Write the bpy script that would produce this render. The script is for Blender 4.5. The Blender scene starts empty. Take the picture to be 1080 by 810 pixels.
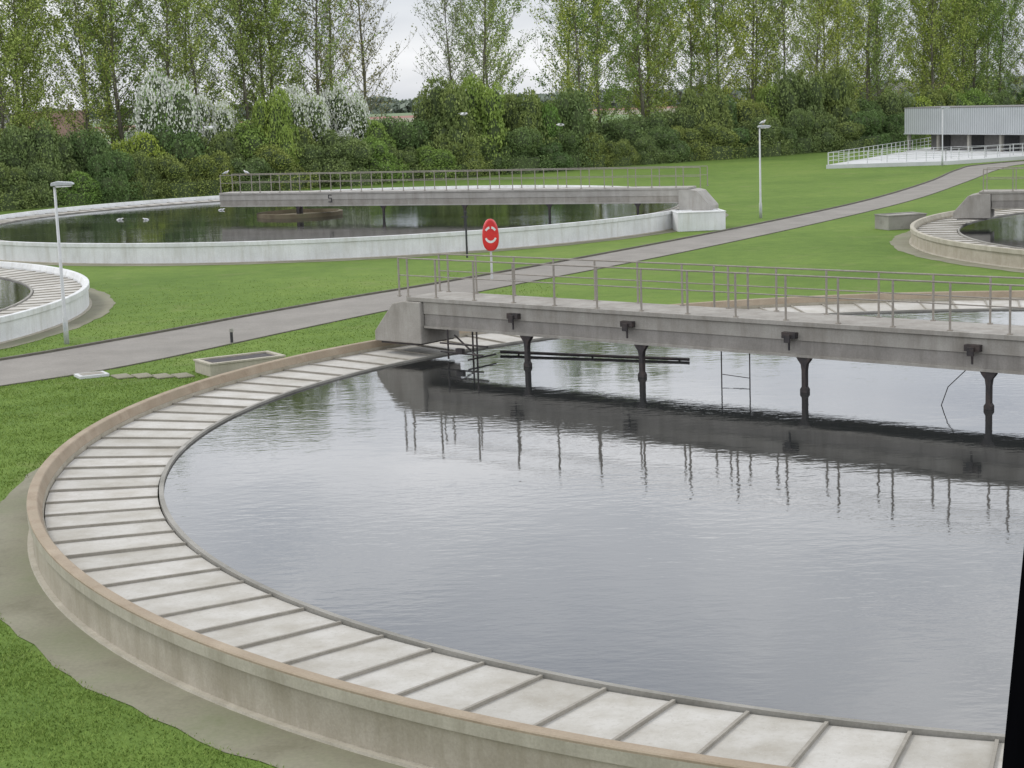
import bpy, math, random
import numpy as np
from mathutils import Vector, Matrix
random.seed(7); rng=np.random.default_rng(11)
S=bpy.context.scene
COL=S.collection
# ---------------------------------------------------------------- helpers
def link(o,parent=None,name=None):
    COL.objects.link(o)
    if parent is not None: o.parent=parent
    return o
def thing(o,label,cat,group=None):
    o["label"]=label;o["category"]=cat
    if group:o["group"]=group
    return o
def structure(o,kind="structure"):
    o["kind"]=kind;return o
def empty(name,loc=(0,0,0),rotz=0):
    o=bpy.data.objects.new(name,None);o.empty_display_size=.3
    o.location=loc;o.rotation_euler=(0,0,rotz);COL.objects.link(o);return o
def mesh_obj(name,verts,faces,mat,parent=None,smooth=False,loc=None):
    me=bpy.data.meshes.new(name)
    me.from_pydata([tuple(map(float,v)) for v in verts],[],faces)
    me.validate();me.update()
    if mat:me.materials.append(mat)
    if smooth:
        me.polygons.foreach_set("use_smooth",[True]*len(me.polygons))
    o=bpy.data.objects.new(name,me)
    if loc:o.location=loc
    return link(o,parent)
def poly_mesh(name,V,n,mat):
    V=np.asarray(V,dtype=np.float32).reshape(-1,3);k=len(V)//n
    me=bpy.data.meshes.new(name)
    me.vertices.add(len(V));me.vertices.foreach_set("co",V.ravel())
    me.loops.add(len(V));me.loops.foreach_set("vertex_index",np.arange(len(V),dtype=np.int32))
    me.polygons.add(k);me.polygons.foreach_set("loop_start",np.arange(0,len(V),n,dtype=np.int32))
    me.update(calc_edges=True)
    if mat:me.materials.append(mat)
    return me
class MB:
    def __init__(s):s.v=[];s.f=[]
    def add(s,v,f):
        b=len(s.v);s.v+= [tuple(x) for x in v];s.f+=[tuple(i+b for i in q) for q in f]
    def box(s,x0,x1,y0,y1,z0,z1):
        s.add([(x0,y0,z0),(x1,y0,z0),(x1,y1,z0),(x0,y1,z0),(x0,y0,z1),(x1,y0,z1),(x1,y1,z1),(x0,y1,z1)],
        [(0,3,2,1),(4,5,6,7),(0,1,5,4),(1,2,6,5),(2,3,7,6),(3,0,4,7)])
    def prism(s,pts,y0,y1):
        n=len(pts)
        s.add([(x,y0,z) for x,z in pts]+[(x,y1,z) for x,z in pts],
        [tuple(range(n)),tuple(range(2*n-1,n-1,-1))]+[(i,i+n,(i+1)%n+n,(i+1)%n) for i in range(n)])
    def tube(s,pts,rad,n=8,cap=True):
        pts=[Vector(p) for p in pts]
        if not hasattr(rad,'__len__'):rad=[rad]*len(pts)
        vs=[]
        for i,p in enumerate(pts):
            a=pts[max(i-1,0)];b=pts[min(i+1,len(pts)-1)]
            t=(b-a).normalized()
            u=t.cross(Vector((0,0,1)))
            if u.length<.05:u=t.cross(Vector((0,1,0)))
            u.normalize();w=t.cross(u)
            for k in range(n):
                an=2*math.pi*k/n
                vs.append(p+(u*math.cos(an)+w*math.sin(an))*rad[i])
        fs=[]
        for i in range(len(pts)-1):
            for k in range(n):
                fs.append((i*n+k,i*n+(k+1)%n,(i+1)*n+(k+1)%n,(i+1)*n+k))
        if cap:
            fs.append(tuple(range(n-1,-1,-1)));m=(len(pts)-1)*n
            fs.append(tuple(range(m,m+n)))
        s.add(vs,fs)
    def obj(s,name,mat,parent=None,smooth=False,bevel=0,loc=None):
        o=mesh_obj(name,s.v,s.f,mat,parent,smooth,loc)
        if bevel:
            m=o.modifiers.new("b","BEVEL");m.width=bevel;m.segments=2;m.limit_method='ANGLE'
        return o
def lathe(name,prof,segs,mat,parent=None,center=(0,0),closed=True,a0=0,a1=2*math.pi):
    n=len(prof);v=[];f=[];full=abs(a1-a0-2*math.pi)<1e-6
    cnt=segs if full else segs+1
    for i in range(cnt):
        a=a0+(a1-a0)*i/segs
        for r,z in prof:v.append((center[0]+r*math.cos(a),center[1]+r*math.sin(a),z))
    for i in range(segs):
        j=(i+1)%cnt
        for k in range(n if closed else n-1):
            k2=(k+1)%n
            f.append((i*n+k,j*n+k,j*n+k2,i*n+k2))
    return mesh_obj(name,v,f,mat,parent,False)
# ---------------------------------------------------------------- materials
def newmat(name):
    m=bpy.data.materials.new(name);m.use_nodes=True;nt=m.node_tree
    return m,nt,nt.nodes["Principled BSDF"]
def noise(nt,vec,scale,detail=4,rough=.6):
    n=nt.nodes.new("ShaderNodeTexNoise");n.inputs["Scale"].default_value=scale
    n.inputs["Detail"].default_value=detail;n.inputs["Roughness"].default_value=rough
    if vec:nt.links.new(vec,n.inputs["Vector"])
    return n.outputs["Fac"]
def ramp(nt,fac,stops):
    r=nt.nodes.new("ShaderNodeValToRGB");nt.links.new(fac,r.inputs[0])
    e=r.color_ramp.elements
    while len(e)<len(stops):e.new(.5)
    for x,(p,c) in zip(e,stops):
        x.position=p;x.color=(c[0],c[1],c[2],1) if hasattr(c,'__len__') else (c,c,c,1)
    return r.outputs[0]
def mix(nt,fac,a,b,mode='MIX'):
    m=nt.nodes.new("ShaderNodeMix");m.data_type='RGBA';m.blend_type=mode
    for sock,val in((m.inputs[0],fac),(m.inputs[6],a),(m.inputs[7],b)):
        if isinstance(val,bpy.types.NodeSocket):nt.links.new(val,sock)
        elif hasattr(val,'__len__'):sock.default_value=(*val,1)
        else:sock.default_value=val
    return m.outputs[2]
def coords(nt,kind="Object",scale=(1,1,1)):
    tc=nt.nodes.new("ShaderNodeTexCoord");mp=nt.nodes.new("ShaderNodeMapping")
    mp.inputs["Scale"].default_value=scale;nt.links.new(tc.outputs[kind],mp.inputs[0]);return mp.outputs[0]
def bump(nt,bs,h,strength,dist=.02):
    b=nt.nodes.new("ShaderNodeBump");b.inputs["Strength"].default_value=strength;b.inputs["Distance"].default_value=dist
    nt.links.new(h,b.inputs["Height"]);nt.links.new(b.outputs[0],bs.inputs["Normal"])
def surf(name,c1,c2,scale=3,rough=.85,fine=25,dirt=None,dirt_amt=.5,streak=False,bmp=.3,metal=0,spec=.4):
    m,nt,bs=newmat(name);v=coords(nt)
    a=noise(nt,v,scale,5);col=ramp(nt,a,[(.32,c1),(.68,c2)])
    fn=noise(nt,v,fine,3,.7)
    col=mix(nt,.55,col,ramp(nt,fn,[(.3,.66),(.7,1.0)]),'MULTIPLY')
    if dirt:
        vs=coords(nt,scale=(1.6,1.6,.22)) if streak else coords(nt)
        d=noise(nt,vs,1.7 if streak else scale*.5,6,.7)
        f=ramp(nt,d,[(.46,0),(.68,dirt_amt)])
        col=mix(nt,f,col,dirt)
    nt.links.new(col,bs.inputs["Base Color"]);bs.inputs["Roughness"].default_value=rough
    bs.inputs["Metallic"].default_value=metal;bs.inputs["Specular IOR Level"].default_value=spec
    bump(nt,bs,fn,bmp,.01)
    return m
M={}
M['conc']=surf("beige_concrete",(.35,.315,.245),(.45,.41,.335),1.5,dirt=(.23,.205,.14),dirt_amt=.5,streak=True)
M['coping']=surf("tan_coping",(.30,.235,.165),(.43,.355,.265),2.2,dirt=(.19,.155,.10),dirt_amt=.5)
M['copside']=surf("coping_side",(.39,.36,.29),(.49,.455,.375),1.5,dirt=(.25,.225,.165),dirt_amt=.45,streak=True)
M['whitewall']=surf("whitewashed_concrete",(.66,.67,.67),(.80,.81,.81),.8,dirt=(.45,.44,.39),dirt_amt=.5,streak=True)
M['rib']=surf("grey_rib",(.27,.25,.21),(.38,.355,.31),4,dirt=(.17,.155,.125))
M['rim']=surf("grey_rim",(.26,.25,.22),(.40,.385,.35),2,dirt=(.11,.105,.085),dirt_amt=.7)
M['moss']=surf("mossy_brown",(.13,.105,.065),(.22,.18,.12),2,dirt=(.08,.09,.04),dirt_amt=.6)
M['apron']=surf("mossy_apron",(.19,.18,.12),(.31,.295,.22),.9,dirt=(.12,.14,.06),dirt_amt=.7,fine=14)
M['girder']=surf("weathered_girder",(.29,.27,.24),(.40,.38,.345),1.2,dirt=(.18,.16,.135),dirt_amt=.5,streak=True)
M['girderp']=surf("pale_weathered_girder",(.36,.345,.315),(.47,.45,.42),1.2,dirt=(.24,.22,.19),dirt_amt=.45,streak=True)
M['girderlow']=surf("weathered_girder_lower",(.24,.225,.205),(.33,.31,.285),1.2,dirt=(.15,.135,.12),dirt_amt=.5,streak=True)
M['steel']=surf("dark_steel",(.028,.026,.028),(.060,.052,.052),6,dirt=(.09,.055,.04),rough=.7,dirt_amt=.4)
M['rail']=surf("weathered_railing",(.25,.225,.195),(.37,.34,.30),8,rough=.6,dirt=(.18,.14,.105))
M['galv']=surf("galvanised_pole",(.50,.51,.51),(.64,.65,.65),5,rough=.5,dirt=(.38,.38,.36))
M['lamp']=surf("lamp_housing",(.40,.42,.44),(.52,.54,.56),5,rough=.4)
M['dark']=surf("dark_plastic",(.03,.03,.033),(.055,.055,.06),6,rough=.6)
M['black']=surf("black_frame",(.0015,.0015,.002),(.003,.003,.004),6,rough=1,spec=0,bmp=0)
M['red']=surf("red_housing",(.60,.02,.025),(.72,.035,.035),3,rough=.25,bmp=.03,spec=.6)
M['white']=surf("white_paint",(.68,.69,.69),(.78,.78,.78),3,rough=.5,bmp=.1)
M['fence']=surf("pale_railing_paint",(.55,.56,.56),(.66,.67,.67),3,rough=.5,bmp=.1)
M['trunk']=surf("bark",(.14,.125,.095),(.24,.22,.175),5,dirt=(.12,.13,.08))
M['brick']=surf("pale_house_wall",(.27,.23,.19),(.38,.33,.28),2)
M['roof']=surf("roof_tiles",(.20,.13,.10),(.27,.18,.14),2)
M['roofg']=surf("grey_roof",(.17,.165,.16),(.24,.23,.225),2)
M['glass']=surf("window_glass",(.03,.035,.04),(.06,.065,.07),2,rough=.15)
M['platform']=surf("pale_concrete",(.56,.57,.57),(.68,.69,.69),.8,dirt=(.40,.40,.37),dirt_amt=.5)
M['gullw']=surf("gull_white",(.72,.72,.72),(.82,.82,.82),8,bmp=.05)
M['gullg']=surf("gull_grey",(.45,.46,.48),(.55,.56,.58),8,bmp=.05)
M['beak']=surf("gull_beak",(.5,.22,.03),(.6,.3,.05),8)
def lidmat():
    m,nt,bs=newmat("pale_cover_slab");v=coords(nt)
    g=nt.nodes.new("ShaderNodeNewGeometry")
    base=ramp(nt,g.outputs["Random Per Island"],[(0,(.41,.395,.36)),(.5,(.465,.45,.415)),(1,(.52,.505,.475))])
    big=noise(nt,v,1.3,5,.65)
    col=mix(nt,.9,base,ramp(nt,big,[(.3,(.74,.71,.65)),(.62,(1.04,1.04,1.04))]),'MULTIPLY')
    sp=noise(nt,v,14,6,.8)
    col=mix(nt,ramp(nt,sp,[(.53,0),(.70,.6)]),col,(.29,.265,.22))
    sp2=noise(nt,v,45,2,.6)
    col=mix(nt,ramp(nt,sp2,[(.66,0),(.74,.45)]),col,(.70,.70,.68))
    nt.links.new(col,bs.inputs["Base Color"]);bs.inputs["Roughness"].default_value=.8
    bump(nt,bs,sp,.25,.01);return m
M['lid']=lidmat()
def girder_corr():
    m,nt,bs=newmat("corrugated_cladding");v=coords(nt)
    w=nt.nodes.new("ShaderNodeTexWave");w.wave_type='BANDS';w.bands_direction='X';w.inputs["Scale"].default_value=1.0
    nt.links.new(v,w.inputs["Vector"])
    col=ramp(nt,w.outputs[0],[(.1,(.32,.34,.36)),(.6,(.46,.48,.50))])
    col=mix(nt,.4,col,ramp(nt,noise(nt,v,.4,4),[(.3,.7),(.7,1.)]),'MULTIPLY')
    nt.links.new(col,bs.inputs["Base Color"]);bs.inputs["Roughness"].default_value=.6;bump(nt,bs,w.outputs[0],.5,.05);return m
M['corr']=girder_corr()
def watermat():
    m,nt,bs=newmat("rippled_water")
    n1=noise(nt,coords(nt,scale=(.75,1.5,1)),3.2,3,.5)
    n2=noise(nt,coords(nt,scale=(1,1,1)),.6,2,.5)
    wind=noise(nt,coords(nt,scale=(.5,1.2,1)),.10,3,.6)
    amp=ramp(nt,wind,[(.40,.25),(.65,1.)])
    mm=nt.nodes.new("ShaderNodeMath");mm.operation='MULTIPLY';nt.links.new(n1,mm.inputs[0]);nt.links.new(amp,mm.inputs[1])
    ma=nt.nodes.new("ShaderNodeMath");ma.operation='MULTIPLY_ADD';ma.inputs[1].default_value=1.0
    nt.links.new(n2,ma.inputs[0]);nt.links.new(mm.outputs[0],ma.inputs[2])
    bs.inputs["Base Color"].default_value=(.022,.024,.024,1)
    bs.inputs["Roughness"].default_value=.03;bs.inputs["IOR"].default_value=1.65
    bump(nt,bs,ma.outputs[0],.28,.022);return m
M['water']=watermat()
def grassmat():
    m,nt,bs=newmat("mown_grass");v=coords(nt)
    a=noise(nt,v,.09,4,.6);b=noise(nt,v,1.1,5,.7);c=noise(nt,v,9,5,.8)
    col=ramp(nt,a,[(.3,(.105,.175,.034)),(.55,(.138,.215,.044)),(.75,(.170,.238,.056))])
    col=mix(nt,.7,col,ramp(nt,b,[(.28,(.72,.74,.70)),(.5,(.95,.95,.9)),(.72,(1.20,1.13,1.05))]),'MULTIPLY')
    col=mix(nt,.65,col,ramp(nt,c,[(.3,(.66,.70,.66)),(.55,(1.,1.,1.)),(.75,(1.28,1.22,1.16))]),'MULTIPLY')
    w=noise(nt,v,.35,5,.7)
    col=mix(nt,ramp(nt,w,[(.56,0),(.75,.45)]),col,(.21,.21,.095))
    nt.links.new(col,bs.inputs["Base Color"]);bs.inputs["Roughness"].default_value=.95
    bs.inputs["Specular IOR Level"].default_value=.15
    bump(nt,bs,c,.45,.04);return m
M['grass']=grassmat()
def asph():
    m,nt,bs=newmat("worn_asphalt");v=coords(nt)
    col=ramp(nt,noise(nt,v,.5,5,.65),[(.3,(.205,.190,.168)),(.7,(.28,.26,.232))])
    fn=noise(nt,v,22,3,.8)
    col=mix(nt,.6,col,ramp(nt,fn,[(.3,.62),(.7,1.15)]),'MULTIPLY')
    col=mix(nt,ramp(nt,noise(nt,v,.9,6,.7),[(.6,0),(.72,.5)]),col,(.145,.13,.105))
    nt.links.new(col,bs.inputs["Base Color"]);bs.inputs["Roughness"].default_value=.9;bump(nt,bs,fn,.3,.01);return m
M['asph']=asph()
M['kerb']=surf("dark_kerb",(.10,.09,.072),(.17,.155,.13),3,dirt=(.09,.11,.05),dirt_amt=.7)
def leafmat(name,dark,mid,light,spec=.1,obj=True):
    m,nt,bs=newmat(name);g=nt.nodes.new("ShaderNodeNewGeometry");oi=nt.nodes.new("ShaderNodeObjectInfo")
    col=ramp(nt,g.outputs["Random Per Island"],[(0,dark),(.5,mid),(1,light)])
    v=coords(nt);cl=noise(nt,v,2.2,3,.6)
    if obj:
        col=mix(nt,.8,col,ramp(nt,cl,[(.35,(.78,.82,.80)),(.65,(1.2,1.15,1.0))]),'MULTIPLY')
        col=mix(nt,1.,col,ramp(nt,oi.outputs["Random"],[(0,(.70,.84,.80)),(.5,(1.,1.,1.)),(1,(1.35,1.22,.90))]),'MULTIPLY')
    nt.links.new(col,bs.inputs["Base Color"]);bs.inputs["Roughness"].default_value=.7
    bs.inputs["Specular IOR Level"].default_value=spec
    return m
M['leafb']=leafmat("shrub_leaves",(.12,.165,.065),(.185,.245,.095),(.26,.325,.14))
M['leafy']=leafmat("fresh_shrub_leaves",(.20,.28,.07),(.27,.37,.10),(.35,.45,.14))
M['leafp']=leafmat("poplar_leaves",(.21,.29,.08),(.30,.385,.115),(.39,.46,.18))
M['leafr']=leafmat("budding_leaves",(.25,.25,.12),(.31,.31,.16),(.37,.37,.21))
M['bloss']=leafmat("white_blossom",(.70,.72,.62),(.80,.81,.74),(.88,.89,.84),obj=False)
M['blade']=leafmat("grass_blades",(.125,.195,.04),(.18,.265,.055),(.24,.32,.08),obj=False)
M['yellow']=surf("dandelion_yellow",(.7,.5,.02),(.8,.6,.03),3)
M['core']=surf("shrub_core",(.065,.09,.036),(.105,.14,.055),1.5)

# ---------------------------------------------------------------- ground and fields
mesh_obj("ground",[(-3000,-200,0),(3000,-200,0),(3000,4500,0),(-3000,4500,0)],[(0,1,2,3)],M['grass'])
structure(bpy.data.objects["ground"])
fields=[(-600,330,-40,420,(.20,.21,.12)),(-60,330,500,400,(.16,.22,.08)),(-900,425,900,560,(.14,.22,.07)),(-900,565,900,680,(.25,.23,.16)),
 (-900,685,900,760,(.30,.14,.11)),(-900,765,1000,980,(.15,.21,.10)),(-1500,985,1500,1500,(.22,.25,.18)),(-2500,1510,2500,2600,(.22,.26,.24))]  # far strips paler: distance haze mixed into their colour
for i,(x0,y0,x1,y1,c) in enumerate(fields):
    mt=surf("hazed_field_soil",tuple(k*.85 for k in c),tuple(min(1,k*1.15) for k in c),.03,fine=.4)
    structure(mesh_obj("field",[(x0,y0,.02),(x1,y0,.02),(x1,y1,.02),(x0,y1,.02)],[(0,1,2,3)],mt))
near=[(-36,33),(-28,39),(-20,46),(-15.1,50.4),(-12,53.6),(-7.9,60.2),(-4.6,65.5),(-.2,72.2),(7.7,83.4),(17.3,98.6),(27.1,115.8),(35.7,134.5),(42.5,150),(47.5,158),(58,163),(90,172)]
far=[(-39,37),(-31,43.2),(-23,50),(-17.0,55.2),(-13.3,60.0),(-9.6,65.5),(-6.4,70.0),(-2.6,74.8),(4.8,85.2),(14.6,100.2),(24.4,117.0),(33.0,135.4),(39.2,151),(43.9,159.3),(56,166.4),(89,176)]
def cr(P,n=8):
    P=[np.array(p,float) for p in P];P=[2*P[0]-P[1]]+P+[2*P[-1]-P[-2]];o=[]
    for i in range(1,len(P)-2):
        for k in range(n):
            t=k/n;a,b,c,d=P[i-1:i+3]
            o.append(.5*((2*b)+(-a+c)*t+(2*a-5*b+4*c-d)*t*t+(-a+3*b-3*c+d)*t**3))
    o.append(P[-2]);return o
nr=cr(near);fr=cr(far)
rv=[(p[0],p[1],.02) for p in nr]+[(p[0],p[1],.02) for p in fr];n=len(nr)
structure(mesh_obj("road",rv,[(i,i+1,n+i+1,n+i) for i in range(n-1)],M['asph']))
def strip(name,line,w,h,mat,side):
    vs=[];fs=[]
    for i,p in enumerate(line):
        a=line[max(i-1,0)];b=line[min(i+1,len(line)-1)];t=(b-a)/np.linalg.norm(b-a);nn=np.array([-t[1],t[0]])*side
        q=p+nn*w
        vs+=[(p[0],p[1],0),(p[0],p[1],h),(q[0],q[1],h),(q[0],q[1],0)]
    for i in range(len(line)-1):
        for k in range(3):fs.append((4*i+k,4*i+k+1,4*i+4+k+1,4*i+4+k))
    return structure(mesh_obj(name,vs,fs,mat))
strip("kerb",fr,.15,.09,M['kerb'],1);strip("kerb",nr,.06,.035,M['kerb'],-1)

# ---------------------------------------------------------------- tanks
def tank(cx,cy,label,wall,coping,cside,R=21.85,Ri=19.48,dz0=0,nb=124,phase=0):
    e=empty("settling_tank",(cx,cy,0));thing(e,label,"water tank","round settling tanks")
    q0=dz0
    lathe("wall",[(R-.05,0),(R-.05,.60+q0),(R-.28,.60+q0),(R-.28,0)],240,wall,e)
    lathe("coping",[(R+.01,.602+q0),(R+.01,.785+q0),(R-.012,.80+q0),(R-.17,.80+q0),(R-.19,.785+q0),(R-.26,.602+q0)],240,coping,e)
    if cside: lathe("coping_face",[(R+.012,.60+q0),(R+.016,.76+q0),(R+.012,.76+q0)],240,cside,e)
    lathe("footing",[(R+.06,0),(R+.05,.05),(R-.048,.05),(R-.048,0)],240,M['copside'],e)
    lathe("inner_rim",[(Ri,-.3),(Ri,.515+q0),(Ri+.09,.515+q0),(Ri+.09,-.3)],240,M['rim'],e)
    v=[];f=[];rr=MB()
    r0,r1=Ri+.12,R-.30
    for i in range(nb):
        a0=2*math.pi*i/nb+phase;a1=2*math.pi*(i+1)/nb+phase;g=.014/20.6
        b=len(v);q=4
        dz=random.uniform(-.008,.008)+q0
        for k in range(q+1):
            a=a0+g+(a1-a0-2*g)*k/q
            lift=.014*(k/q)+dz
            v+=[(r0*math.cos(a),r0*math.sin(a),.45+lift),(r1*math.cos(a),r1*math.sin(a),.50+lift)]
        for k in range(q):f.append((b+2*k,b+2*k+1,b+2*k+3,b+2*k+2))
        u=Vector((math.cos(a0),math.sin(a0),0));t=Vector((-u.y,u.x,0))*.022
        p=[u*r0-t,u*r1-t,u*r1+t,u*r0+t]
        zt=[.492+q0,.548+q0,.548+q0,.492+q0]
        rr.add([(x.x,x.y,.3+q0) for x in p]+[(x.x,x.y,z) for x,z in zip(p,zt)],[(0,3,2,1),(4,5,6,7),(0,1,5,4),(1,2,6,5),(2,3,7,6),(3,0,4,7)])
    mesh_obj("channel_cover",v,f,M['lid'],e)
    rr.obj("cover_ribs",M['rib'],e)
    w=[(cx+(Ri+.02)*math.cos(2*math.pi*i/160),cy+(Ri+.02)*math.sin(2*math.pi*i/160),.46+q0) for i in range(160)]
    structure(mesh_obj("water",w,[tuple(range(160))],M['water']))
    ap=[];fs=[]
    for i in range(240):
        a=2*math.pi*i/240;ro=R+.95+.05*math.sin(a*37)+.04*math.sin(a*91+1)
        ap+=[(cx+(R-.1)*math.cos(a),cy+(R-.1)*math.sin(a),.012),(cx+ro*math.cos(a),cy+ro*math.sin(a),.012)]
    for i in range(240):
        j=(i+1)%240;fs.append((2*i,2*i+1,2*j+1,2*j))
    structure(mesh_obj("concrete_apron",ap,fs,M['apron']))
    return e
A=(11.95,37.1);Fc=(-11.0,111.6);L=(-38.6,66.5);Rc=(41.3,81.0)
tank(*A,"large round beige concrete tank with tan coping and ribbed covers",M['conc'],M['coping'],M['copside'],R=21.78,Ri=19.25,phase=.01)
tank(*Fc,"round tank with whitewashed wall below a hedge of shrubs",M['whitewall'],M['whitewall'],None,R=24.1,Ri=22.0,dz0=.28,nb=136)
tank(*L,"round tank with whitewashed wall beside a street lamp",M['whitewall'],M['whitewall'],None,dz0=.12,phase=.02)
tank(*Rc,"round tank of bare beige concrete beside a service road",M['conc'],M['copside'],None)
e=empty("centre_pier",(-13.2,111.5,.15));thing(e,"low round mossy brown pier in the middle of a tank","pier")
lathe("basin",[(2.7,.1),(2.75,.83),(2.5,.85),(2.45,.1)],48,M['moss'],e)
lathe("platform",[(2.46,.60),(0.01,.65),(0.01,.55),(2.46,.50)],48,M['moss'],e)
b=MB();b.tube([(0,0,.5),(0,0,1.9)],.22,12);b.obj("column",M['steel'],e)

# ---------------------------------------------------------------- bridges
def bridge(P0,ang,Lg,W,legs,label,detail=False,flip=1,spacing=1.45,z0=0,rs=(-.95,-.6),gm='girder'):
    e=empty("scraper_bridge",(P0[0],P0[1],z0),ang);thing(e,label,"bridge","scraper bridges over the tanks")
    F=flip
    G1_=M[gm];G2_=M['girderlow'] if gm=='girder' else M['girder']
    def bx(m,x0,x1,y0,y1,z0,z1):
        a,b_=sorted((y0*F,y1*F));m.box(x0,x1,a,b_,z0,z1)
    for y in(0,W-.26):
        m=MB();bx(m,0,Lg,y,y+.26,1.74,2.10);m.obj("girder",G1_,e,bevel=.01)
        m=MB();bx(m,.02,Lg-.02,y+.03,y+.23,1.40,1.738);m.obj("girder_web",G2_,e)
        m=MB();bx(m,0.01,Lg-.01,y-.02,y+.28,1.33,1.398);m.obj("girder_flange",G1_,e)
    m=MB();bx(m,-.6,Lg,-.06,W+.06,2.102,2.22);m.obj("deck",G1_,e,bevel=.01)
    m=MB();pts=[(-1.9,.86),(-.02,.86),(-.02,2.09),(-.75,2.09),(-1.15,2.0),(-1.9,1.15)]
    ys=sorted((-.12*F,(W+.12)*F));m.prism(pts,ys[0],ys[1]);m.obj("end_carriage",G1_,e,bevel=.03)
    m=MB();bx(m,-1.7,-.2,-.05,W+.05,.80,.858);m.obj("carriage_foot",M['steel'],e)
    for side,(y,xs) in enumerate(((.03,rs[0]),(W-.03,rs[1]))):
        m=MB()
        for z in(3.34,2.84):m.tube([(xs,y*F,z),(Lg-.1,y*F,z)],.021 if z>3 else .016,8)
        r=m.obj("railing",M['rail'],e)
        x=xs;xsn=[]
        while x<Lg-.05:xsn.append(x);x+=spacing
        if detail:xsn+= [xs+.35]
        pm=MB();pm.box(-.022,.022,-.018,.018,2.2,3.33);pm.box(-.055,.055,-.045,.045,2.22,2.245)
        first=None
        for x in xsn:
            if first is None:
                first=pm.obj("post",M['rail'],r,loc=(x,y*F,0))
            else:
                o=first.copy();COL.objects.link(o);o.parent=r;o.location=(x,y*F,0)
    for s in legs:
        m=MB()
        m.prism([(s-.20,1.33),(s+.20,1.33),(s+.16,1.26),(s+.08,1.16),(s+.055,1.0),(s+.055,.60),(s+.10,.54),(s+.10,.1),(s-.10,.1),(s-.10,.54),(s-.055,.60),(s-.055,1.0),(s-.08,1.16),(s-.16,1.26)][::-1],min(0,.14*F),max(0,.14*F))
        m.obj("leg",M['steel'],e)
        if detail:
            m=MB();bx(m,s-.52,s-.14,-.16,-.002,1.80,1.95);bx(m,s-.42,s-.26,-.22,-.162,1.70,1.90)
            m.tube([(s-.34,-.1*F,1.7),(s-.34,-.1*F,1.5)],.03,6)
            m.obj("roller_bracket",M['steel'],e)
    return e
angA=math.atan2(-.641,.767)
eA=bridge((-2.5,50.1),angA,24,1.45,[3.8,7.7,12.6,17.4,22.2],"long grey scraper bridge with railings over the near dark water",detail=True)
m=MB();m.tube([(8.8,1.9,1.9),(8.8,1.9,3.25)],.03,8);m.tube([(8.8,1.4,2.15),(8.8,1.9,2.15)],.02,6);m.obj("pale_pole",M['rail'],eA)
m=MB();m.tube([(9.85,1.9,1.9),(9.85,1.9,3.3)],.03,8);m.tube([(9.85,1.4,2.15),(9.85,1.9,2.15)],.02,6);m.obj("pale_pole",M['rail'],eA)
m=MB();m.tube([(9.9,.5,.25),(9.9,.5,1.4)],.018,6);m.tube([(10.75,.5,.25),(10.75,.5,1.4)],.018,6);m.tube([(9.9,.5,.64),(10.75,.5,.60)],.010,6);m.obj("hanging_rod",M['steel'],eA)
m=MB();m.tube([(16.9,.1,1.4),(16.4,.05,.9),(16.2,0,.3)],.012,6);m.obj("hanging_cable",M['steel'],eA)
m=MB()
for p in([(1.0,-.1,1.35),(1.0,-.1,.50)],[(2.1,-.1,1.35),(2.1,-.1,.45)],[(1.6,.3,1.35),(1.6,.3,.42)],[(.7,-.1,.95),(2.5,-.1,.95)],[(.8,-.2,.72),(2.4,-.2,.70)],[(1.0,.2,1.15),(2.2,-.2,.65)],[(2.1,-.5,.60),(2.1,.7,.60)]):m.tube(p,.026,8)
m.box(1.45,1.7,-.3,-.18,.72,.86)
m.obj("scum_skimmer",M['steel'],eA)
e=empty("skimmer_beam",(-.3,50.2,0.06));thing(e,"dark horizontal scum beam lying just above the water","beam")
m=MB();m.tube([(0,0,.47),(5.25,-2.6,.45)],.045,8);m.obj("pipe",M['steel'],e)
m=MB()
for t in(.1,.5,.95):m.tube([(5.25*t,-2.6*t,.1),(5.25*t,-2.6*t,.45)],.03,6)
m.obj("support",M['steel'],e)
pE=(9.9,99.4);pW=(-18.3,111.6)
dd=math.atan2(pW[1]-pE[1],pW[0]-pE[0]);LL=math.hypot(pW[0]-pE[0],pW[1]-pE[1])
eF=bridge(pE,dd,LL,1.45,[2.5,8,13.5,19,25],"long grey scraper bridge with railings over a whitewashed tank",flip=-1,rs=(-1.3,-1.3),z0=.12,gm='girderp')
m=MB();sx=22.8;u=.26
def seg(a,b,c,d):m.box(sx-b,sx-a,.002+0,.014,c,d)
for a,b_,c,d in[(0,u,1.99,2.04),(0,.06,1.84,1.99),(0,u,1.80,1.85),(u-.06,u,1.62,1.80),(0,u,1.57,1.62)]:seg(a,b_,c,d)
m.obj("painted_number",M['dark'],eF)
bridge((24.6,88.0),math.atan2(-7,16.7),20,1.45,[4,9,14],"short visible end of a grey scraper bridge beside the road",rs=(-.4,-.4))
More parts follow.
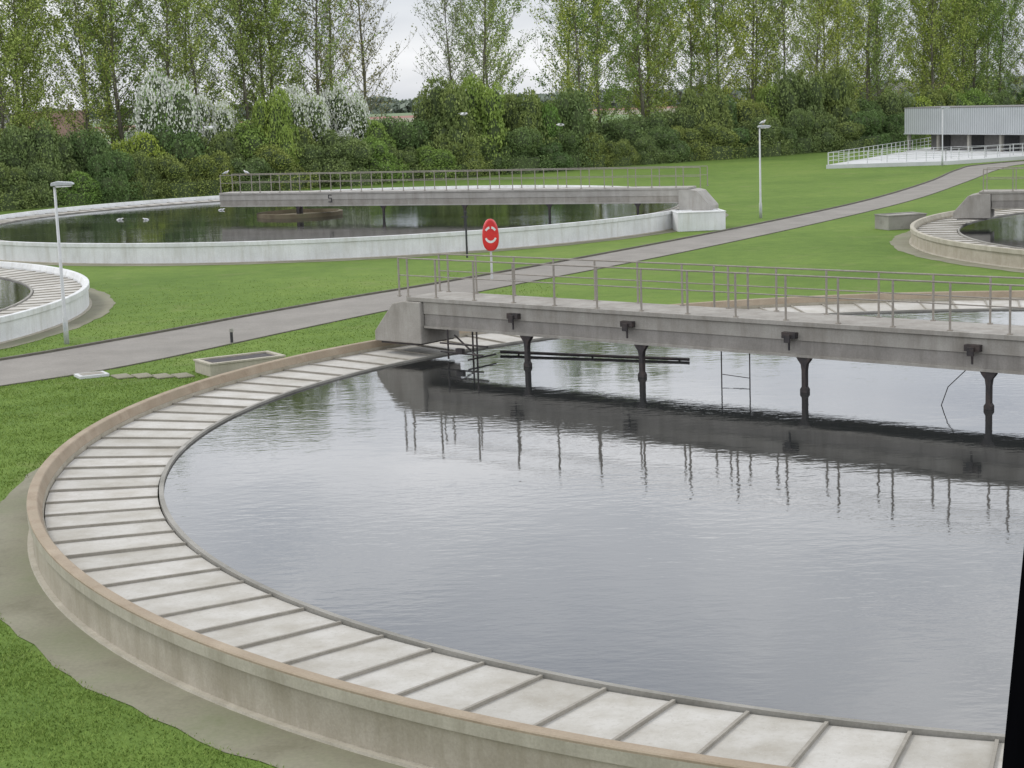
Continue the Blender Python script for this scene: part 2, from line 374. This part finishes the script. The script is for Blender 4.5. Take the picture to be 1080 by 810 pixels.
# ---------------------------------------------------------------- concrete blocks
def block(name,P,ang,sx,sy,h,mat,label,cat,top=None):
    e=empty(name,(P[0],P[1],0),ang);thing(e,label,cat)
    m=MB();m.box(0,sx,0,sy,0,h);m.obj("body",mat,e,bevel=.02)
    if top:
        m=MB();m.box(.15,sx-.15,.15,sy-.15,h-.0,h+.012)
        m.obj("cover_plate",top,e)
        m=MB();m.box(-.03,sx+.03,-.03,.12,h+.0,h+.05);m.box(-.03,sx+.03,sy-.12,sy+.03,h,h+.05);m.box(-.03,.12,.121,sy-.121,h,h+.05);m.box(sx-.12,sx+.03,.121,sy-.121,h,h+.05)
        m.obj("rim",mat,e)
    return e
block("inspection_chamber",(-8.9,50.7),.55,2.4,1.25,.36,M['copside'],"low concrete chamber with grey cover on the grass","chamber",top=M['steel'])
block("concrete_block",(9.6,97.0),.08,2.7,2.0,1.02,M['whitewall'],"white painted block at the foot of the bridge","block",top=M['whitewall'])
block("concrete_block",(20.5,93.0),.30,2.3,1.5,.75,M['rim'],"grey concrete block on grass beside a tank","block",top=M['rim'])
e=empty("manhole_cover",(-12.9,51.2,0),.5);thing(e,"square pale manhole frame set in the grass","manhole")
m=MB();m.box(0,.9,0,.7,0,.09);m.obj("frame",M['platform'],e,bevel=.01)
m=MB();m.box(.12,.78,.12,.58,.09,.10);m.obj("lid",M['rib'],e)
for i in range(4):
    o=block("stepping_slab",(-11.7+.62*i,50.9-.12*i+.1*(i%2)),.5,.5,.8,.05,M['apron'],"mossy stepping slab set in the grass","paving slab")
    o["group"]="stepping slabs in the grass"
e=empty("marker_post",(-9.4,58.0,0));thing(e,"short dark marker post on the grass by the road","post")
m=MB();m.tube([(0,0,0),(0,0,.38)],.05,8);m.obj("stem",M['dark'],e)
m=MB();m.tube([(0,0,.38),(0,0,.50)],[.08,.06],8);m.obj("cap",M['rim'],e)
e=empty("dark_post",(-2.0,86.0,0));thing(e,"thin dark post beside the whitewashed tank wall","post")
m=MB();m.tube([(0,0,0),(0,0,2.2)],.05,8);m.obj("stem",M['dark'],e)
m=MB();m.tube([(0,0,2.2),(0,0,2.3)],.08,8);m.obj("cap",M['dark'],e)
m=MB();m.box(-.2,.12,-.05,.05,2.0,2.06);m.obj("bracket",M['dark'],e)
# ---------------------------------------------------------------- lifebuoy stand
e=empty("lifebuoy_stand",(-.7,75.3,0),0.05);thing(e,"red oval lifebuoy case on a post beside the road","lifebuoy")
m=MB();m.tube([(0,.14,0),(0,.14,2.3)],.05,10);m.obj("post",M['galv'],e)
def oval(w,h,zc,n=40,pw=2.3):
    pts=[]
    for i in range(n):
        a=2*math.pi*i/n;c,s=math.cos(a),math.sin(a)
        pts.append((w*math.copysign(abs(c)**(2/pw),c)*(1-.10*s),zc+h*math.copysign(abs(s)**(2/pw),s)))
    return pts
m=MB();m.prism(oval(.36,.70,1.95),-.12,.09);m.obj("case",M['red'],e,bevel=.08)
m=MB()
for a0,a1,r0,zc in((205,335,.20,1.95),(35,80,.21,1.97),(100,145,.21,1.97)):
    for k in range(6):
        a=math.radians(a0+(a1-a0)*k/6);b_=math.radians(a0+(a1-a0)*(k+1)/6)
        P=[(r0*math.cos(a),zc+r0*1.25*math.sin(a)),(r0*math.cos(b_),zc+r0*1.25*math.sin(b_)),((r0+.08)*math.cos(b_),zc+(r0+.08)*1.25*math.sin(b_)),((r0+.08)*math.cos(a),zc+(r0+.08)*1.25*math.sin(a))]
        m.prism(P[::-1],-.130,-.121)
m.obj("white_marking",M['white'],e)
# ---------------------------------------------------------------- street lamps
def lamp(x,y,h,label,ang=0):
    e=empty("street_lamp",(x,y,0),ang);thing(e,label,"street lamp","street lamps on the works")
    m=MB();m.tube([(0,0,0),(0,0,.9),(0,0,.95),(0,0,h)],[.095,.09,.065,.045],12);m.obj("pole",M['galv'],e,smooth=True)
    m=MB();m.tube([(0,0,h-.05),(.12,0,h+.04),(.28,0,h+.06)],.035,8);m.obj("arm",M['galv'],e)
    m=MB();m.prism([(-.12,h+.02),(.62,h+.03),(.68,h+.07),(.60,h+.14),(.1,h+.18),(-.10,h+.13)],-.13,.13);m.obj("lamp_head",M['lamp'],e,bevel=.03)
    m=MB();m.prism([(.08,h-.03),(.56,h-.02),(.60,h+.018),(.04,h+.018)],-.10,.10);m.obj("lens",M['white'],e,bevel=.01)
    m=MB();m.box(-.04,.04,-.098,-.08,.45,.75);m.obj("hatch",M['lamp'],e)
lamp(-15.3,59.3,5.4,"pale slender street lamp on grass beside the road")
lamp(15.4,105.0,5.4,"pale street lamp on grass with a gull on top")
lamp(40.2,160.0,5.2,"pale street lamp beside a railed white platform")
# ---------------------------------------------------------------- platform, railings, white building
def fence(pts,z,label,h=1.1,sp=1.6):
    e=empty("railing_fence",(0,0,0));thing(e,label,"railing")
    m=MB()
    for zz in(h,h*.66,h*.33):m.tube([(p[0],p[1],z+zz) for p in pts],.022,6)
    m.obj("rails",M['fence'],e)
    first=None
    for a,b_ in zip(pts[:-1],pts[1:]):
        d=math.dist(a,b_);k=max(1,int(d/sp))
        for i in range(k+1):
            x=a[0]+(b_[0]-a[0])*i/k;y=a[1]+(b_[1]-a[1])*i/k
            if first is None:
                m=MB();m.box(-.03,.03,-.03,.03,z,z+h);first=m.obj("post",M['fence'],e,loc=(x,y,0))
            else:
                o=first.copy();COL.objects.link(o);o.parent=e;o.location=(x,y,0)
structure(mesh_obj("concrete_platform",[(30,162.5,.0),(41,161.5,.0),(60,172,.0),(49,198,.0),(30,162.5,.35),(41,161.5,.35),(60,172,.35),(49,198,.35)],[(4,5,6,7),(0,1,5,4),(1,2,6,5),(2,3,7,6),(3,0,4,7)],M['platform']))
fence([(30.3,162.9),(41,161.9),(59.5,172.3)],.35,"white tubular railing along the front of a platform")
fence([(30.3,163.2),(48.9,197.6)],.35,"white tubular railing along the rear of a platform")
fence([(36,166.5),(46,166.5),(57,173)],.35,"white tubular railing around a sunken basin")
wb=empty("industrial_shed",(43.6,190,0),math.atan2(-14,7.6));thing(wb,"grey white corrugated shed raised on dark columns","building")
m=MB();m.box(0,34,0,5,2.2,4.85);m.obj("upper_wall",M['corr'],wb)
m=MB();m.box(-.04,34.04,-.04,5.04,4.852,4.93);m.obj("roof",M['roofg'],wb)
m=MB();m.box(-.06,34.05,-.06,5.05,2.07,2.198);m.obj("fascia",M['lamp'],wb)
m=MB();m.box(2,33,2,4.9,0,2.068);m.obj("lower_wall",M['roofg'],wb)
for i in range(8):
    m=MB();m.box(.2+4.6*i,.5+4.6*i,.2,.5,0,2.069);m.obj("column",M['rim'],wb)
for i in range(5):
    m=MB();m.box(3+5*i,5+5*i,1.9,1.99,.3,1.9);m.obj("door",M['dark'],wb)
def house(x,y,ang,w,d,h,rh,roof,label):
    e=empty("house",(x,y,0),ang);thing(e,label,"house")
    m=MB();m.box(-w/2,w/2,-d/2,d/2,0,h);m.obj("wall",M['brick'],e)
    m=MB()
    m.add([(-w/2-.3,-d/2-.4,h),(w/2+.3,-d/2-.4,h),(w/2+.3,d/2+.4,h),(-w/2-.3,d/2+.4,h),(-w/2-.3,0,h+rh),(w/2+.3,0,h+rh)],[(0,1,5,4),(2,3,4,5),(0,4,3),(1,2,5),(0,3,2,1)])
    r=m.obj("roof",roof,e)
    m=MB();m.box(w*.3-.3,w*.3+.3,-.3,.3,h+rh*.6,h+rh+.8);m.obj("chimney",M['brick'],r)
    for i in range(4):
        m=MB();xx=-w/2+w*(i+.5)/4;m.box(xx-.5,xx+.5,-d/2-.03,-d/2+.02,1,2.4);m.obj("window",M['glass'] if i!=2 else M['white'],e)
house(-56.5,220,.3,8,7,4.2,3.6,M['roof'],"pale house with brown tiled roof behind trees")
house(-80,300,-.2,10,8,4.2,3.4,M['roofg'],"pale farmhouse with grey roof behind trees")
for i,(x,y) in enumerate([(160,700),(182,720)]):
    house(x,y,.3*((i*7)%5-2),12,8,3.2,3.4,M['roof'] if i%2 else M['roofg'],"distant pale house with pitched roof among fields")

# ---------------------------------------------------------------- vegetation
def quads(P,size,jit=.6):
    n=len(P)
    a=rng.normal(size=(n,3));a/=np.linalg.norm(a,axis=1)[:,None]
    b=rng.normal(size=(n,3));b-= (a*b).sum(1)[:,None]*a;b/=np.linalg.norm(b,axis=1)[:,None]
    s=(size*(1+jit*(rng.random(n)-.5)*2))[:,None]*.5
    a=a*s;b=b*s*.75
    return np.stack([P-a,P-b*.9,P+a,P+b],1).reshape(-1,3)
def bush_mesh(name,mat,nl=12500,leaf=.034,lobes=26,taper=.35,mat2=None,nl2=0):
    C=[];Rr=[]
    for i in range(lobes):
        a=random.uniform(0,2*math.pi);r=.62*math.sqrt(random.random());z=random.uniform(.15,.78)
        k=math.sqrt(max(.05,1-(max(0,z-.25)/.75)**2*1.0))*(1-taper*.3)
        C.append((r*k*math.cos(a),r*k*math.sin(a),z));Rr.append(random.uniform(.14,.28))
    C=np.array(C);Rr=np.array(Rr)
    def pts(nl):
        idx=rng.choice(len(C),size=nl*3,p=Rr**2/(Rr**2).sum())
        d=rng.normal(size=(nl*3,3));d/=np.linalg.norm(d,axis=1)[:,None]
        rad=Rr[idx]*(1+.10*rng.normal(size=nl*3)-.10*(rng.random(nl*3)<.3))
        P=C[idx]+d*rad[:,None]
        D=np.linalg.norm(P[:,None,:]-C[None],axis=2)/Rr[None]
        ok=(D.min(1)>.84)&(P[:,2]>0)
        return P[ok][:nl]
    P=pts(nl)
    k=nl//6
    a=rng.random(k)*2*math.pi;r=.62+.25*rng.random(k)
    G=np.c_[r*np.cos(a),r*np.sin(a),rng.random(k)*.4]
    me=poly_mesh(name,quads(P if mat2 else np.r_[P,G],leaf),4,mat)
    me2=poly_mesh(name+"_leaf",quads(np.r_[pts(nl2),G],leaf),4,mat2) if mat2 else None
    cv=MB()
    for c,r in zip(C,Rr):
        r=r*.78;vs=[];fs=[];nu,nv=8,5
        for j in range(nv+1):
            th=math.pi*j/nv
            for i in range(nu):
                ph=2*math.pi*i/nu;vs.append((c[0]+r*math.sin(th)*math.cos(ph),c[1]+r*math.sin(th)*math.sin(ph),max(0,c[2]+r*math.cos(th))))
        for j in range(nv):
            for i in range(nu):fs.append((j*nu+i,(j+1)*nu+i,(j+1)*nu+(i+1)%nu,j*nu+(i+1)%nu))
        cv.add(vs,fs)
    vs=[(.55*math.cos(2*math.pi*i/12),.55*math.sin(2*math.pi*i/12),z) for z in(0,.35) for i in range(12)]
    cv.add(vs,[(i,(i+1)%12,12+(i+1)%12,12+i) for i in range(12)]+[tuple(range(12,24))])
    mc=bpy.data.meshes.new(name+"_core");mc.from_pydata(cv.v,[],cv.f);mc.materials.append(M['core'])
    return me,mc,me2
bushes=[bush_mesh("bush_foliage",M['leafb']) for _ in range(4)]
fresh=[bush_mesh("bush_foliage",M['leafy']) for _ in range(2)]
bl=[bush_mesh("blossom_foliage",M['bloss'],12500,.030,34,.1,M['leafy'],3500) for _ in range(2)]
def place(kind,x,y,w,h,label,cat,group,name):
    me,mc,me2=random.choice(kind)
    e=empty(name,(x,y,0),random.uniform(0,6.28));thing(e,label,cat,group)
    sc=(w/1.75,w/1.75,h/.98)
    o=bpy.data.objects.new("crown" if not me2 else "blossom",me);COL.objects.link(o);o.parent=e;o.scale=sc
    if me2:
        o=bpy.data.objects.new("leaves",me2);COL.objects.link(o);o.parent=e;o.scale=sc
    c=bpy.data.objects.new("branches",mc);COL.objects.link(c);c.parent=e;c.scale=(sc[0]*.97,sc[1]*.97,sc[2]*.97)  # solid core blob, coloured dark to deepen the inside of the foliage
    return e
def hl(t,off=0):
    return -41+88*t-.6*off,143+66*t+.8*off
tops=[(-.25,5.5),(0,5.8),(.10,6.0),(.15,6.4),(.22,6.8),(.28,6.6),(.33,6.2),(.38,6.2),(.44,6.5),(.50,7.0),(.56,6.6),(.62,6.0),(.66,5.9),(.72,6.8),(.80,7.2),(.86,7.5),(.92,7.6),(.97,6.8),(1.05,6.6),(1.5,6.5)]
def top(t):return float(np.interp(t,[a for a,_ in tops],[b for _,b in tops]))
G1="shrubs of the hedge belt"
t=-.22
while t<1.4:
    x,y=hl(t,2.0+random.uniform(-.8,1.2));h=top(t)*random.uniform(.42,.72)
    place(fresh if random.random()<.18 else bushes,x,y,random.uniform(5,8),h,"rounded green shrub in a dense hedge belt","shrub",G1,"shrub");t+=.031
t=-.24
while t<1.45:
    x,y=hl(t,6+random.uniform(-.8,1));h=top(t)*random.uniform(.80,1.08)
    place(fresh if random.random()<.30 else bushes,x,y,random.uniform(6.5,9),h,"tall green shrub in a dense hedge belt","shrub",G1,"shrub");t+=.037
for t,w,h,kd in [(.172,9,10.8,'b'),(.21,6.5,9.2,'b'),(.295,8,9.8,'b'),(.345,7,9.2,'b'),(.255,6,9.2,'f'),(.43,9,9.4,'d'),(.47,8.5,9.8,'f'),(.575,8,8.2,'d'),(.75,8,8.1,'d'),(.89,9,9.2,'d'),(.945,8,9.4,'d'),(.54,6,7.4,'f'),(.04,8,7.0,'d'),(.52,8,8.2,'d')]:
    x,y=hl(t,8.0 if kd=='b' else 4.5)
    if kd=='b':
        place(bl,x,y,w,h,"large shrub covered in white blossom in the hedge belt","tree","blossoming shrubs","blossom_tree")
    else:
        place(fresh if kd=='f' else bushes,x,y,w,h,"tall rounded green bush rising above the hedge","tree","tall bushes of the hedge","bushy_tree")
def poplar(seed,H=23,leafn=10,leafmat=None,spread=1.0,leafsize=.18):
    r=random.Random(seed);tv=MB()
    ph=r.uniform(0,6)
    def tp(z):return Vector((.18*math.sin(z*.35+ph)+.008*z,.18*math.cos(z*.28+ph),z))
    zs=[0,1,3,6,9,12,15,18,21,H];tv.tube([tp(z) for z in zs],[.32,.25,.21,.18,.155,.13,.10,.065,.04,.015],7)
    L=[]
    nb=72
    for i in range(nb):
        z=2.4+(H-4)*((i+r.random())/nb)**.92
        a=i*2.4+r.uniform(-.5,.5)
        env=math.sin(math.pi*min(1,max(.12,(z-1)/(H)))**.8)
        ln=(2.3+3.6*env)*r.uniform(.75,1.2)*spread
        tilt=r.uniform(.55,.95)
        dens=r.choice([.4,.8,1,1.5])
        p=tp(z);pts=[p];d=Vector((math.cos(a)*math.sin(tilt+.2),math.sin(a)*math.sin(tilt+.2),math.cos(tilt+.2)))
        for k in range(4):
            d=(d+Vector((r.uniform(-.15,.15),r.uniform(-.15,.15),.15))).normalized()
            pts.append(pts[-1]+d*ln/4)
        rb=.05*(1-z/H*.5)
        tv.tube(pts,[rb,rb*.75,rb*.5,rb*.3,rb*.12],4,cap=False)
        for s in range(8):
            u=r.uniform(.2,1)*4;k=min(3,int(u));q=pts[k].lerp(pts[k+1],u-k)
            dd=(d+Vector((r.uniform(-.9,.9),r.uniform(-.9,.9),r.uniform(-.2,.6)))).normalized();tl=r.uniform(.6,1.6)
            q2=q+dd*tl*.5;q3=q2+(dd+Vector((0,0,.35))).normalized()*tl*.5
            tv.tube([q,q2,q3],[.018,.013,.006],3,cap=False)
            for l in range(int(dens*r.randint(leafn//2,leafn+leafn//2))):
                w=r.random();c=q.lerp(q3,w)+Vector((r.gauss(0,.25),r.gauss(0,.25),r.gauss(0,.25)))
                L.append(tuple(c))
    me=bpy.data.meshes.new("trunk");me.from_pydata(tv.v,[],tv.f);me.materials.append(M['trunk'])
    lm=poly_mesh("crown",quads(np.array(L),leafsize),4,leafmat)
    return me,lm
pv=[poplar(1,23,36,M['leafp'],1.15),poplar(2,22,30,M['leafp'],1.2),poplar(3,24,20,M['leafp'],1.1),poplar(4,22,9,M['leafr'],1.0),poplar(5,23,26,M['leafp'],1.25),poplar(6,21,8,M['leafr'],1.1)]
G2="row of tall poplars behind the hedge"
t=-.16;i=0
while t<1.42:
    off=12+random.uniform(-1.5,3)+ (6 if i%3==0 else 0)
    x,y=hl(t,off)
    if t<.02:k=random.choice([0,1,0])
    elif t<.36:k=random.choice([0,1,0,4,2])
    elif t<.55:k=random.choice([3,5,2])
    elif t<.64:k=random.choice([2,4,3])
    else:k=random.choice([0,4,2,1,4])
    tr,cr_=pv[k]
    e=empty("poplar_tree",(x,y,0),random.uniform(0,6.28));s=random.uniform(.88,1.12);e.scale=(s,s,s)
    thing(e,"tall nearly bare poplar with budding twigs" if k in(3,5) else "tall airy poplar with fresh green spring leaves","tree",G2)
    for nm,mm in(("trunk",tr),("crown",cr_)):
        o=bpy.data.objects.new(nm,mm);COL.objects.link(o);o.parent=e
    gap=.026 if t<.36 else (.055 if t<.62 else .030)
    t+=gap*random.uniform(.75,1.25);i+=1
P=[]
for (x0,x1,y,h) in[(-700,-150,620,7),(-160,60,900,7),(40,420,760,7),(-900,900,1300,9),(130,500,560,6),(60,300,480,5)]:
    k=int((x1-x0)*14)
    xs=rng.random(k)*(x1-x0)+x0
    env=h*(.55+.45*np.abs(np.sin(xs*.05)+.6*np.sin(xs*.13+1))/1.6)
    P.append(np.c_[xs,y+rng.random(k)*12,rng.random(k)*env])
P=np.concatenate(P)
o=bpy.data.objects.new("distant_woodland",poly_mesh("distant_woodland",quads(P,3.0),4,surf("distant_leaves",(.19,.23,.18),(.25,.29,.23),.1)))  # haze of the distance put into the pale leaf colour
COL.objects.link(o);o["kind"]="stuff"
def blades(x0,x1,y0,y1,dens,h,w):
    n=int((x1-x0)*(y1-y0)*dens);X=rng.random(n)*(x1-x0)+x0;Y=rng.random(n)*(y1-y0)+y0
    dA=np.hypot(X-A[0],Y-A[1])
    ok=(dA>22.62+.20*rng.random(n)**.5)&(X>-.36*Y-1)&(X<.36*Y)
    NX=np.array(near);FX=np.array(far)
    ync=np.interp(X,NX[:,0],NX[:,1]);yfc=np.interp(X,FX[:,0],FX[:,1])
    ok&=~((Y>ync-.05)&(Y<yfc+.15))
    ok&=np.hypot(X-L[0],Y-L[1])>22.8
    cl=np.sin(X*2.1+np.sin(Y*1.7))*np.sin(Y*2.6+np.sin(X*1.3));ok&=rng.random(n)<.65+.35*cl
    ok&=rng.random(n)<np.clip((80-Y)/22,0,1)
    X=X[ok];Y=Y[ok];n=len(X)
    hh=h*(.5+rng.random(n));a=rng.random(n)*2*np.pi;ln=.3+rng.random(n)*1.0
    dx=np.cos(a)*w;dy=np.sin(a)*w;b=rng.random(n)*6.28
    V=np.stack([np.c_[X-dx,Y-dy,np.zeros(n)],np.c_[X+dx,Y+dy,np.zeros(n)],np.c_[X+np.cos(b)*hh*ln,Y+np.sin(b)*hh*ln,hh]],1)
    return V.reshape(-1,3)
V=np.concatenate([blades(-12,2,14,34,1500,.035,.009),blades(-16,-4,34,52,600,.035,.012),blades(-20,2,52,80,120,.035,.018)])
o=bpy.data.objects.new("lawn_grass",poly_mesh("lawn_grass",V,3,M['blade']));COL.objects.link(o);o["kind"]="stuff"
pts=[]
for _ in range(70):
    x=random.uniform(-11,-2);y=random.uniform(17,45)
    if math.hypot(x-A[0],y-A[1])>23.3:pts.append((x,y,.06))
o=bpy.data.objects.new("dandelion_flowers",poly_mesh("dandelion_flowers",quads(np.array(pts*3)+rng.normal(size=(len(pts)*3,3))*.008,.03),4,M['yellow']));COL.objects.link(o);o["kind"]="stuff"

# ---------------------------------------------------------------- gulls
def gull(x,y,z,ang,mode,label):
    e=empty("gull",(x,y,z),ang);thing(e,label,"gull","gulls around the tanks")
    m=MB()
    tilt=.35 if mode=='stand' else .05
    st=[(-.22,.01),(-.15,.045),(-.05,.075),(.04,.078),(.11,.055),(.15,.038),(.18,.042),(.215,.036),(.24,.012)]
    pts=[]
    for i,(xx,r) in enumerate(st):
        zz=xx*math.tan(tilt)*.7+(.05 if xx>.12 else 0)*(1 if mode!='fly' else .3)
        pts.append((xx*(.85 if mode=='stand' else 1),0,zz+.1))
    m.tube(pts,[r for _,r in st],10);m.obj("body",M['gullw'],e,smooth=True)
    b=pts[-1];m=MB();m.tube([b,(b[0]+.05,0,b[2]-.01)],[.012,.003],6);m.obj("beak",M['beak'],e)
    if mode=='fly':
        for s in(1,-1):
            m=MB();P=[(.06,.05,.12),(.10,.25,.20),(.04,.42,.19),(-.10,.62,.14),(-.09,.40,.16),(-.06,.22,.17),(-.08,.05,.11)]
            m.add([(p[0],p[1]*s,p[2]) for p in P]+[(p[0],p[1]*s,p[2]-.012) for p in P],[tuple(range(7)),tuple(range(13,6,-1))]+[(i,(i+1)%7,(i+1)%7+7,i+7) for i in range(7)])
            m.obj("wing",M['gullg'],e)
    else:
        for s in(1,-1):
            m=MB();m.tube([(.08,.055*s,.145),(-.02,.07*s,.12),(-.15,.045*s,.06),(-.25,.015*s,.02)],[.02,.045,.03,.008],8);m.obj("wing",M['gullg'],e,smooth=True)
            if mode=='stand':
                m=MB();m.tube([(0,.03*s,.06),(0.01,.03*s,-.06)],.008,5);m.obj("leg",M['beak'],e)
    return e
ux,uy=math.cos(dd),math.sin(dd)
gull(pE[0]+ux*(LL-.6),pE[1]+uy*(LL-.6),3.54,.3,'stand',"white gull standing on a bridge railing")
gull(pE[0]+ux*(LL-2.1),pE[1]+uy*(LL-2.1),3.54,2.6,'stand',"white gull standing on a bridge railing")
gull(15.6,105,5.64,.4,'stand',"white gull perched on a street lamp")
for x,y,z,a in[(-13.4,80,6.8,2.8),(-2.2,100,6.8,.4),(3.3,100,6.0,3.3),(-8.9,100,6.2,.2)]:
    gull(x,y,z,a,'fly',"white gull in flight with spread grey wings")
for x,y,a in[(-25.2,113.5,.4),(-23.3,112.6,2.8),(-19.6,120,.2)]:
    gull(x,y,.67,a,'swim',"white gull floating on dark tank water")
# ---------------------------------------------------------------- window post beside the viewpoint
e=empty("window_post",(.270,1.017,6.8));thing(e,"black leaning window post of the lookout","window frame")
m=MB();d=Vector((.25,.307,1.8));w=.029
c=[(-w,-.03),(w,-.03),(w,.03),(-w,.03)]
m.add([(a,b_,0) for a,b_ in c]+[(a+d.x,b_+d.y,d.z) for a,b_ in c],[(0,3,2,1),(4,5,6,7),(0,1,5,4),(1,2,6,5),(2,3,7,6),(3,0,4,7)])
m.obj("mullion",M['black'],e)

# ---------------------------------------------------------------- world, sun, camera
w=bpy.data.worlds.new("World");S.world=w;w.use_nodes=True;nt=w.node_tree;nt.nodes.clear()
out=nt.nodes.new("ShaderNodeOutputWorld")
sky=nt.nodes.new("ShaderNodeTexSky");sky.sky_type='NISHITA';sky.sun_disc=False
sky.sun_elevation=math.radians(48);sky.sun_rotation=math.radians(-60)
b1=nt.nodes.new("ShaderNodeBackground");b1.inputs[1].default_value=.10;nt.links.new(sky.outputs[0],b1.inputs[0])
v=coords(nt,"Generated",(1,1,3.0))
cn=noise(nt,v,2.6,5,.55)
cc=ramp(nt,cn,[(.36,(.56,.60,.68)),(.52,(.88,.90,.94)),(.66,(1.28,1.28,1.29))])
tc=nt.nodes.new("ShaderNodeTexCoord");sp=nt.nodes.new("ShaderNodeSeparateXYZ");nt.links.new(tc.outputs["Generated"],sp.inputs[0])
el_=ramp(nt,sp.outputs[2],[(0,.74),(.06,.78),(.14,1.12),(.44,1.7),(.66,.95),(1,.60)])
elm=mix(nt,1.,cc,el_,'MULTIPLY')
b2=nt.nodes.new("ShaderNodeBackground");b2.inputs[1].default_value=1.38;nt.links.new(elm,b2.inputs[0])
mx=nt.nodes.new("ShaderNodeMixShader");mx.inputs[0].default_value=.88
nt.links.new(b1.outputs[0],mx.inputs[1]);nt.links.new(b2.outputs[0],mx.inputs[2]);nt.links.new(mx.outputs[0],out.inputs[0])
sd=bpy.data.lights.new("sun","SUN");sd.energy=1.4;sd.angle=math.radians(14);sd.color=(1,.97,.92)
so=bpy.data.objects.new("sun",sd);COL.objects.link(so)
az=math.radians(-60);el=math.radians(48)
dirv=Vector((math.sin(az)*math.cos(el),math.cos(az)*math.cos(el),math.sin(el)))
so.rotation_euler=dirv.to_track_quat('Z','Y').to_euler();so.location=(0,0,60)
cd=bpy.data.cameras.new("camera");co=bpy.data.objects.new("camera",cd);COL.objects.link(co)
f,v0,H,roll=1828.,98.57,7.978,-0.036
p=math.atan((405-v0)/f)
Fv=Vector((0,math.cos(p),-math.sin(p)));Rv=Vector((1,0,0));Uv=Rv.cross(Fv)
R2=Rv*math.cos(roll)+Uv*math.sin(roll);U2=Uv*math.cos(roll)-Rv*math.sin(roll)
mt=Matrix((R2,U2,-Fv)).transposed().to_4x4();mt.translation=Vector((0,0,H))
co.matrix_world=mt
cd.sensor_width=36;cd.lens=f/1080*36;cd.clip_start=.05;cd.clip_end=8000
S.camera=co
S.view_settings.view_transform='Standard';S.view_settings.look='None';S.view_settings.exposure=0
